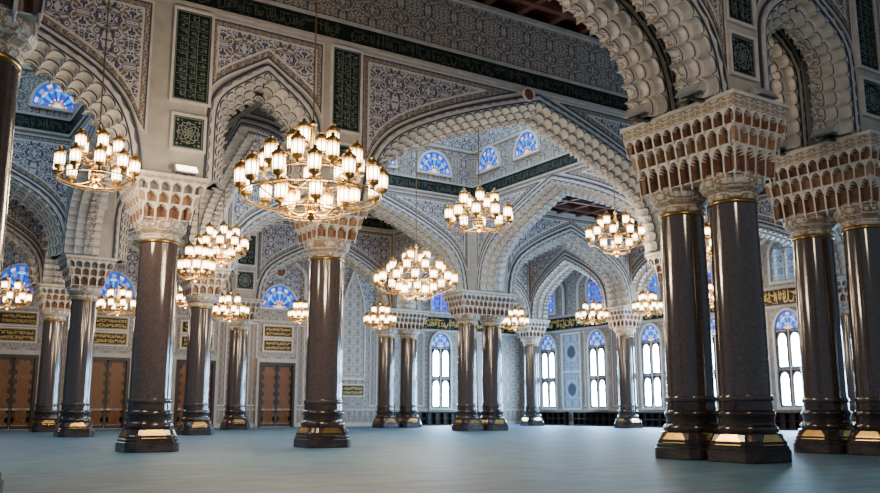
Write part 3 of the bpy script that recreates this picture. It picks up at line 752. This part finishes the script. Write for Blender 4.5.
for i, s in enumerate(DOORS):
    panel(mpb, -.03, s, 8.2, 9.2, 1.4, 2, 1, 'black plaque with gold lettering, upper one above the %s door from the left' % ordn[i], 'inscription_plaque', 'black', 'ink', seed=20+i)
    panel(mpb, -.03, s, 6.9, 7.9, 1.4, 2, 1, 'black plaque with gold lettering, lower one above the %s door from the left' % ordn[i], 'inscription_plaque', 'black', 'ink', seed=40+i)
panel(mpb, -.15, 39.8, 2.9, 3.9, 1.2, 2, 1, 'dark green plaque below the tall arched arabesque panel', 'inscription_plaque', 'green', 'ink', seed=60)
# medallions on the door wall
def medallion(mp, f, s, z, r, label):
    root = empty('round_medallion', mp(s, f, z)); tag(root, label, 'medallion'); nb = neg(root)
    q = MB(); n = 24; c = [(s+r*math.cos(2*PI*i/n), z+r*math.sin(2*PI*i/n)) for i in range(n)]
    q.face([mp(x, f-.1, zz) for x, zz in c])
    for i in range(8):
        a = 2*PI*i/8; q.tube([mp(s+r*.2*math.cos(a), f-.11, z+r*.2*math.sin(a)), mp(s+r*.8*math.cos(a), f-.11, z+r*.8*math.sin(a))], r*.09, 5)
    q.build('rosette', M['red'], root, False, nb)
    q = MB()
    for i in range(n):
        a, b_ = 2*PI*i/n, 2*PI*(i+1)/n; P = lambda t, k: (s+r*k*math.cos(t), z+r*k*math.sin(t))
        for k0, k1, d0, d1 in ((1, 1, 0, .16), (1, 1.22, .16, .16), (1.22, 1.22, .16, 0)):
            p, q2, p3, p4 = P(a, k0), P(b_, k0), P(b_, k1), P(a, k1)
            q.face([mp(p[0], f-d0, p[1]), mp(q2[0], f-d0, q2[1]), mp(p3[0], f-d1, p3[1]), mp(p4[0], f-d1, p4[1])])
    q.build('rim', M['white'], root, False, nb)
for i, s in enumerate(DOORS): medallion(mpb, -.05, s, 14.4, .5, 'terracotta rosette medallion over the %s lattice door from the left' % ordn[i])
pt = at_y(527, 92, R2Y-1.1); medallion(m2, -1.14, pt[0], 17.22, .3, 'small terracotta rosette at the crown of the wide central arch')
# tall arabesque wall panel and blue patterned panel
root = empty('arched_wall_panel', mpb(39.8, 0, 4.6)); tag(root, 'tall arched cream arabesque panel on the door wall right of the last door', 'panel')
L = full_curve(NAR, 39.8, 1.15, 4.6, 10.4); q = MB(); fill(q, mpb, L, -.24, 4.6); q.build('panel_field', M['creampanel'], root, False, neg(root))
q = MB(); ribbon(q, mpb, L, 0, .16, -.32); slab(q, mpb, 38.5, 41.1, -.32, 0, 4.4, 4.6); q.build('panel_border', M['white'], root, False, neg(root))
sm = 68.9
root = empty('blue_wall_panel', mpr(sm, 0, 1.6)); tag(root, 'pale blue patterned panel with two discs between the first two windows', 'panel')
q = MB(); slab(q, mpr, sm-1.25, sm+1.25, -.16, 0, 1.75, 9.2); q.build('panel_field', M['panel'], root, False, neg(root))
q = MB()
for x0, x1, a, c in ((sm-1.45, sm-1.25, 1.55, 9.4), (sm+1.25, sm+1.45, 1.55, 9.4), (sm-1.25, sm+1.25, 1.55, 1.75), (sm-1.25, sm+1.25, 9.2, 9.4), (sm-1.25, sm+1.25, 5.3, 5.5)): slab(q, mpr, x0, x1, -.24, 0, a, c)
q.build('panel_border', M['white'], root, False, neg(root))
for zc in (3.6, 7.4):
    for ro, ri, mt in ((.95, .78, 'frame'), (.62, .0, 'outline')):
        q = MB(); n = 28
        for i in range(n):
            a, b_ = 2*PI*i/n, 2*PI*(i+1)/n
            q.face([mpr(sm+ro*math.cos(a), -.18, zc+ro*math.sin(a)), mpr(sm+ro*math.cos(b_), -.18, zc+ro*math.sin(b_)), mpr(sm+ri*math.cos(b_), -.18, zc+ri*math.sin(b_)), mpr(sm+ri*math.cos(a), -.18, zc+ri*math.sin(a))])
        q.build('disc', M[mt], root, False, neg(root))

# ------------------------------------------------------------------ low bookshelves
def shelf(mp, s0, s1, label):
    root = empty('low_bookshelf', mp((s0+s1)/2, -.4, 0)); tag(root, label, 'bookshelf', 'low dark bookshelves along the walls'); nb = neg(root)
    n = max(3, int((s1-s0)/.8)); f0, f1 = -.75, -.25
    q = MB(); slab(q, mp, s0-.05, s1+.05, f0-.05, f1, 1.25, 1.35); q.build('shelf_top', M['black'], root, False, nb)
    q = MB(); slab(q, mp, s0, s1, f0, f1, .0, .12); slab(q, mp, s0, s1, f0+.02, f1, .66, .71); slab(q, mp, s0, s1, f1-.05, f1, .12, 1.25); q.build('shelf_board', M['doorwood'], root, False, nb)
    for i in range(n+1):
        s = s0+(s1-s0)*i/n; q = MB(); slab(q, mp, s-.03, s+.03, f0+.01, f1-.05, .12, 1.25); q.build('divider', M['black'], root, False, nb)
for i, s in enumerate(BAYR[:6]): shelf(mpr, s-3.1, s+3.1, 'low dark open bookshelf beneath the %s tall window from the far corner' % ordn[i])
for s0, s1, l in ((44.0, 47.9, 'left of'), (48.1, 51.9, 'beneath'), (52.1, 56.0, 'right of')): shelf(mpb, s0, s1, 'low dark open bookshelf %s the lone bright window on the door wall' % l)

# ------------------------------------------------------------------ chandeliers
LAMP = MB(); LAMP.lathe([(.10,.03),(.15,.07),(.172,.2),(.175,.40),(.18,.53),(.15,.56)], 8)
cp = MB()
cp.lathe([(.17,.50),(.215,.53),(.22,.60),(.19,.615),(.15,.66),(.10,.69),(.055,.74),(.075,.78),(.0,.84)], 12)
cp.lathe([(.0,-.16),(.06,-.13),(.06,-.04),(.14,.0),(.175,.03),(.18,.11),(.13,.11)], 12)
for i in range(8):
    a = 2*PI*i/8; cp.tube([(.155*math.cos(a), .155*math.sin(a), .08), (.177*math.cos(a), .177*math.sin(a), .2), (.18*math.cos(a), .18*math.sin(a), .40), (.187*math.cos(a), .187*math.sin(a), .54)], .016, 4)
lp0 = LAMP.build('lamp', M['lamp'], None, False); cp0 = cp.build('lamp_cap', M['darkgold'], None, True)
lpme, cpme = lp0.data, cp0.data
bpy.data.objects.remove(lp0); bpy.data.objects.remove(cp0)
def add_lamp(root, p, sc, caps=True):
    o = bpy.data.objects.new('lamp', lpme); COL.objects.link(o); o.parent = root; o.location = p; o.scale = (sc,)*3
    if caps:
        c = bpy.data.objects.new('lamp_cap', cpme); COL.objects.link(c); c.parent = o
def chandelier(p, R, tiers, ztop, label, ls, power, group=None):
    root = empty('chandelier', p, random.random()); tag(root, label, 'chandelier', group)
    zs = [t[2] for t in tiers]; top = max(zs)+.75*ls; lo = min(zs)
    q = MB(); q.lathe([(.02,lo-.5),(.10,lo-.45),(.14,lo-.35),(.08,lo-.28),(.2,lo-.2),(.24,lo-.05),(.2,lo+.1),(.1,lo+.2),(.09,.1),(.16,.2),(.08,.3),(.07,top),(.13,top+.08),(.04,top+.25)], 16); q.build('stem', M['gold'], root, True)
    q = MB(); q.tube([(0,0,top+.2), (0,0,ztop-p[2])], .028, 6); q.build('hanging_rod', M['darkgold'], root)
    for (rr, n, z) in tiers:
        q = MB(); q.torus(rr, .026, z-.16, 40, 6); q.torus(rr, .014, z-.26, 40, 5)
        q.build('ring', M['darkgold'], root, True)
        na = max(4, n//2)
        for i in range(na):
            a = 2*PI*i/na
            q = MB(); pts = []
            for k in range(9):
                t = k/8; r_ = .1+(rr-.1)*t; zz = z-.2-.30*math.sin(PI*t)*(rr/2.4+.2)
                pts.append((r_*math.cos(a), r_*math.sin(a), zz))
            q.tube(pts, .026, 5); q.build('arm', M['darkgold'], root, True)
        for i in range(n):
            a = 2*PI*(i+.25)/n; add_lamp(root, (rr*math.cos(a), rr*math.sin(a), z), ls)
    l = bpy.data.lights.new('chandelier_light', 'POINT'); l.energy = power; l.color = (1,.78,.52); l.shadow_soft_size = R*.45
    lo_ = bpy.data.objects.new('chandelier_light', l); COL.objects.link(lo_); lo_.location = (p[0], p[1], p[2]-1.3)
def tri(R): return [(R*.42, 5, -1.05), (R*.9, 13, -.55), (R*.62, 9, .15), (R*.28, 4, .85)]
def duo(R): return [(R*.86, 10, -.35), (R*.45, 5, .40)]
def duo3(R): return [(R*.40, 4, -.8), (R*.86, 10, -.3), (R*.5, 5, .4)]
pos = at_y(312, 176, 26.4); chandelier(pos, 2.6, tri(2.6), 21.5, 'largest brass chandelier with tiers of lanterns hanging in the foreground', 1.15, 3200)
pos = at_depth(416, 276, 53); chandelier(pos, 2.6, tri(2.6), 26.1, 'large brass lantern chandelier in the middle of the central bay', 1.15, 2700)
pos = at_depth(97, 165, 30); chandelier(pos, 1.5, duo(1.5), 21.5, 'brass lantern chandelier at upper left before the left arch', .98, 900)
pos = at_y(479, 215, R2Y); chandelier(pos, 1.75, duo(1.75), 16.2, 'brass lantern chandelier hanging under the wide central arch', 1.1, 900)
pos = at_depth(616, 235, 50.5); chandelier(pos, 1.85, duo3(1.85), 26.1, 'brass lantern chandelier just left of the nearest column pair', 1.1, 850)
pos = at_x(222, 245, 17.0); chandelier(pos, 1.6, duo3(1.6), 16.2, 'brass lantern chandelier, right one of the two between the left columns', 1.1, 950)
chandelier((13.5, 6.5, 13.0), 2.6, tri(2.6), 21.5, 'added large brass lantern chandelier above the camera, unseen, lighting the near arches', 1.15, 2300)  # added out of view to brighten the near arches and capitals
far = [(196,266,45,.95,'small low chandelier just right of the left marble column'), (230,310,63,1.35,'small distant chandelier before the lone aisle column left of the last door'),
       (380,319,72,1.35,'small distant chandelier before the hindmost column pair'), (515,321,79,1.3,'small distant chandelier beside the slim corner column'),
       (592,315,78,1.5,'small distant chandelier before the second bright window'), (648,306,73,1.3,'small distant chandelier peeking from behind the nearest pair'),
       (118,304,62,1.5,'small distant chandelier before the door at left'), (8,297,58,1.5,'distant chandelier cut by the left edge'),
       (300,314,77,1.0,'small distant chandelier beside the column under the big chandelier'), (186,298,70,1.0,'faint small chandelier half hidden by the left marble column'),
       (711,297,70,1.2,'distant chandelier glimpsed between the two nearest columns'), (712,246,48,1.3,'chandelier lantern cluster higher up between the two nearest columns')]
for (px, py, Y, R, l) in far:
    pos = at_depth(px, py, Y)
    zt_ = 26.1 if (R2Y < pos[1] < R3Y and (pos[0] < 9.9 or 17 < pos[0] < 39.3)) else (17.5 if (R2Y < pos[1] < R3Y-1.1 and pos[0] > 40.3) else 21.5)
    chandelier(pos, R, duo(R), zt_, 'brass lantern chandelier, '+l, 1.05, 380, 'distant chandeliers')

# ------------------------------------------------------------------ floodlights on capitals
def flood(x, y, z, rz, label, arm=.0):
    root = empty('floodlight', (x, y, z), rz); tag(root, label, 'floodlight'); root.scale = (1.3, 1.3, 1.0)
    q = MB(); q.box(-.05, .05, -.05, .05, 0, .14); q.box(-.3, .3, -.04, .04, .1, .14)
    if arm: q.box(-.06, .06, -.05, arm, -.02, .04)
    q.build('bracket', M['grey'], root)
    q = MB()
    a = [(-.36,-.2,.12),(.36,-.2,.12),(.36,.02,.46),(-.36,.02,.46)]; c = [(-.3,.16,.14),(.3,.16,.14),(.3,.2,.42),(-.3,.2,.42)]
    q.face(a); q.face(c)
    for i in range(4): j = (i+1) % 4; q.face([a[i], a[j], c[j], c[i]])
    q.build('housing', M['pale'], root)
    q = MB(); q.face([(-.31,-.195,.16),(.31,-.195,.16),(.31,-.01,.43),(-.31,-.01,.43)]); q.build('lamp_glass', M['flood'] if 'lit' in label else M['frame'], root)
zc = 11.02
flood(DX-1.9, RY1, zc, -PI/2, 'pale floodlight on the left ledge over the farther column of the nearest pair', .45)
flood(DX-1.9, RY0-.2, zc, -PI/2, 'pale floodlight on the left ledge over the nearer column of the nearest pair', .45)
flood(DX+.4, RY0-1.1, 11.1, 0, 'pale floodlight on the front ledge of the nearest capital')
flood(EX-1.9, RY0, zc, -PI/2, 'pale floodlight on the left ledge over the rightmost column', .45)
flood(EX-1.9, RY1, zc, -PI/2, 'pale floodlight on the ledge over the left column of the rightmost pair', .45)
flood(A[0]+.5, A[1]-1.3, 10.4, 0, 'lit floodlight glowing on the capital of the left marble column')

# ------------------------------------------------------------------ light and camera
w = bpy.data.worlds.new('World'); bpy.context.scene.world = w; w.use_nodes = True
bg = w.node_tree.nodes['Background']; bg.inputs[0].default_value = (.52,.75,1,1); bg.inputs[1].default_value = .30
def area(loc, rot, sx, sy, e, col):  # added fill lights under the high bay ceilings
    l = bpy.data.lights.new('bay_fill', 'AREA'); l.shape = 'RECTANGLE'; l.size = sx; l.size_y = sy; l.energy = e; l.color = col
    o = bpy.data.objects.new('bay_fill', l); COL.objects.link(o); o.location = loc; o.rotation_euler = rot
area((28.2, 44.8, 25.7), (0,0,0), 16, 14, 3600, (.52,.76,1))
area((-2, 44.8, 25.7), (0,0,0), 14, 14, 2400, (.52,.76,1))
cam = bpy.data.cameras.new('Camera'); co = bpy.data.objects.new('Camera', cam); COL.objects.link(co)
cam.sensor_width = 36; cam.lens = 36.0; cam.clip_end = 500
co.location = (0, 0, EYE); co.rotation_euler = (PI/2+TILT, 0, TH-PI/2)
bpy.context.scene.camera = co
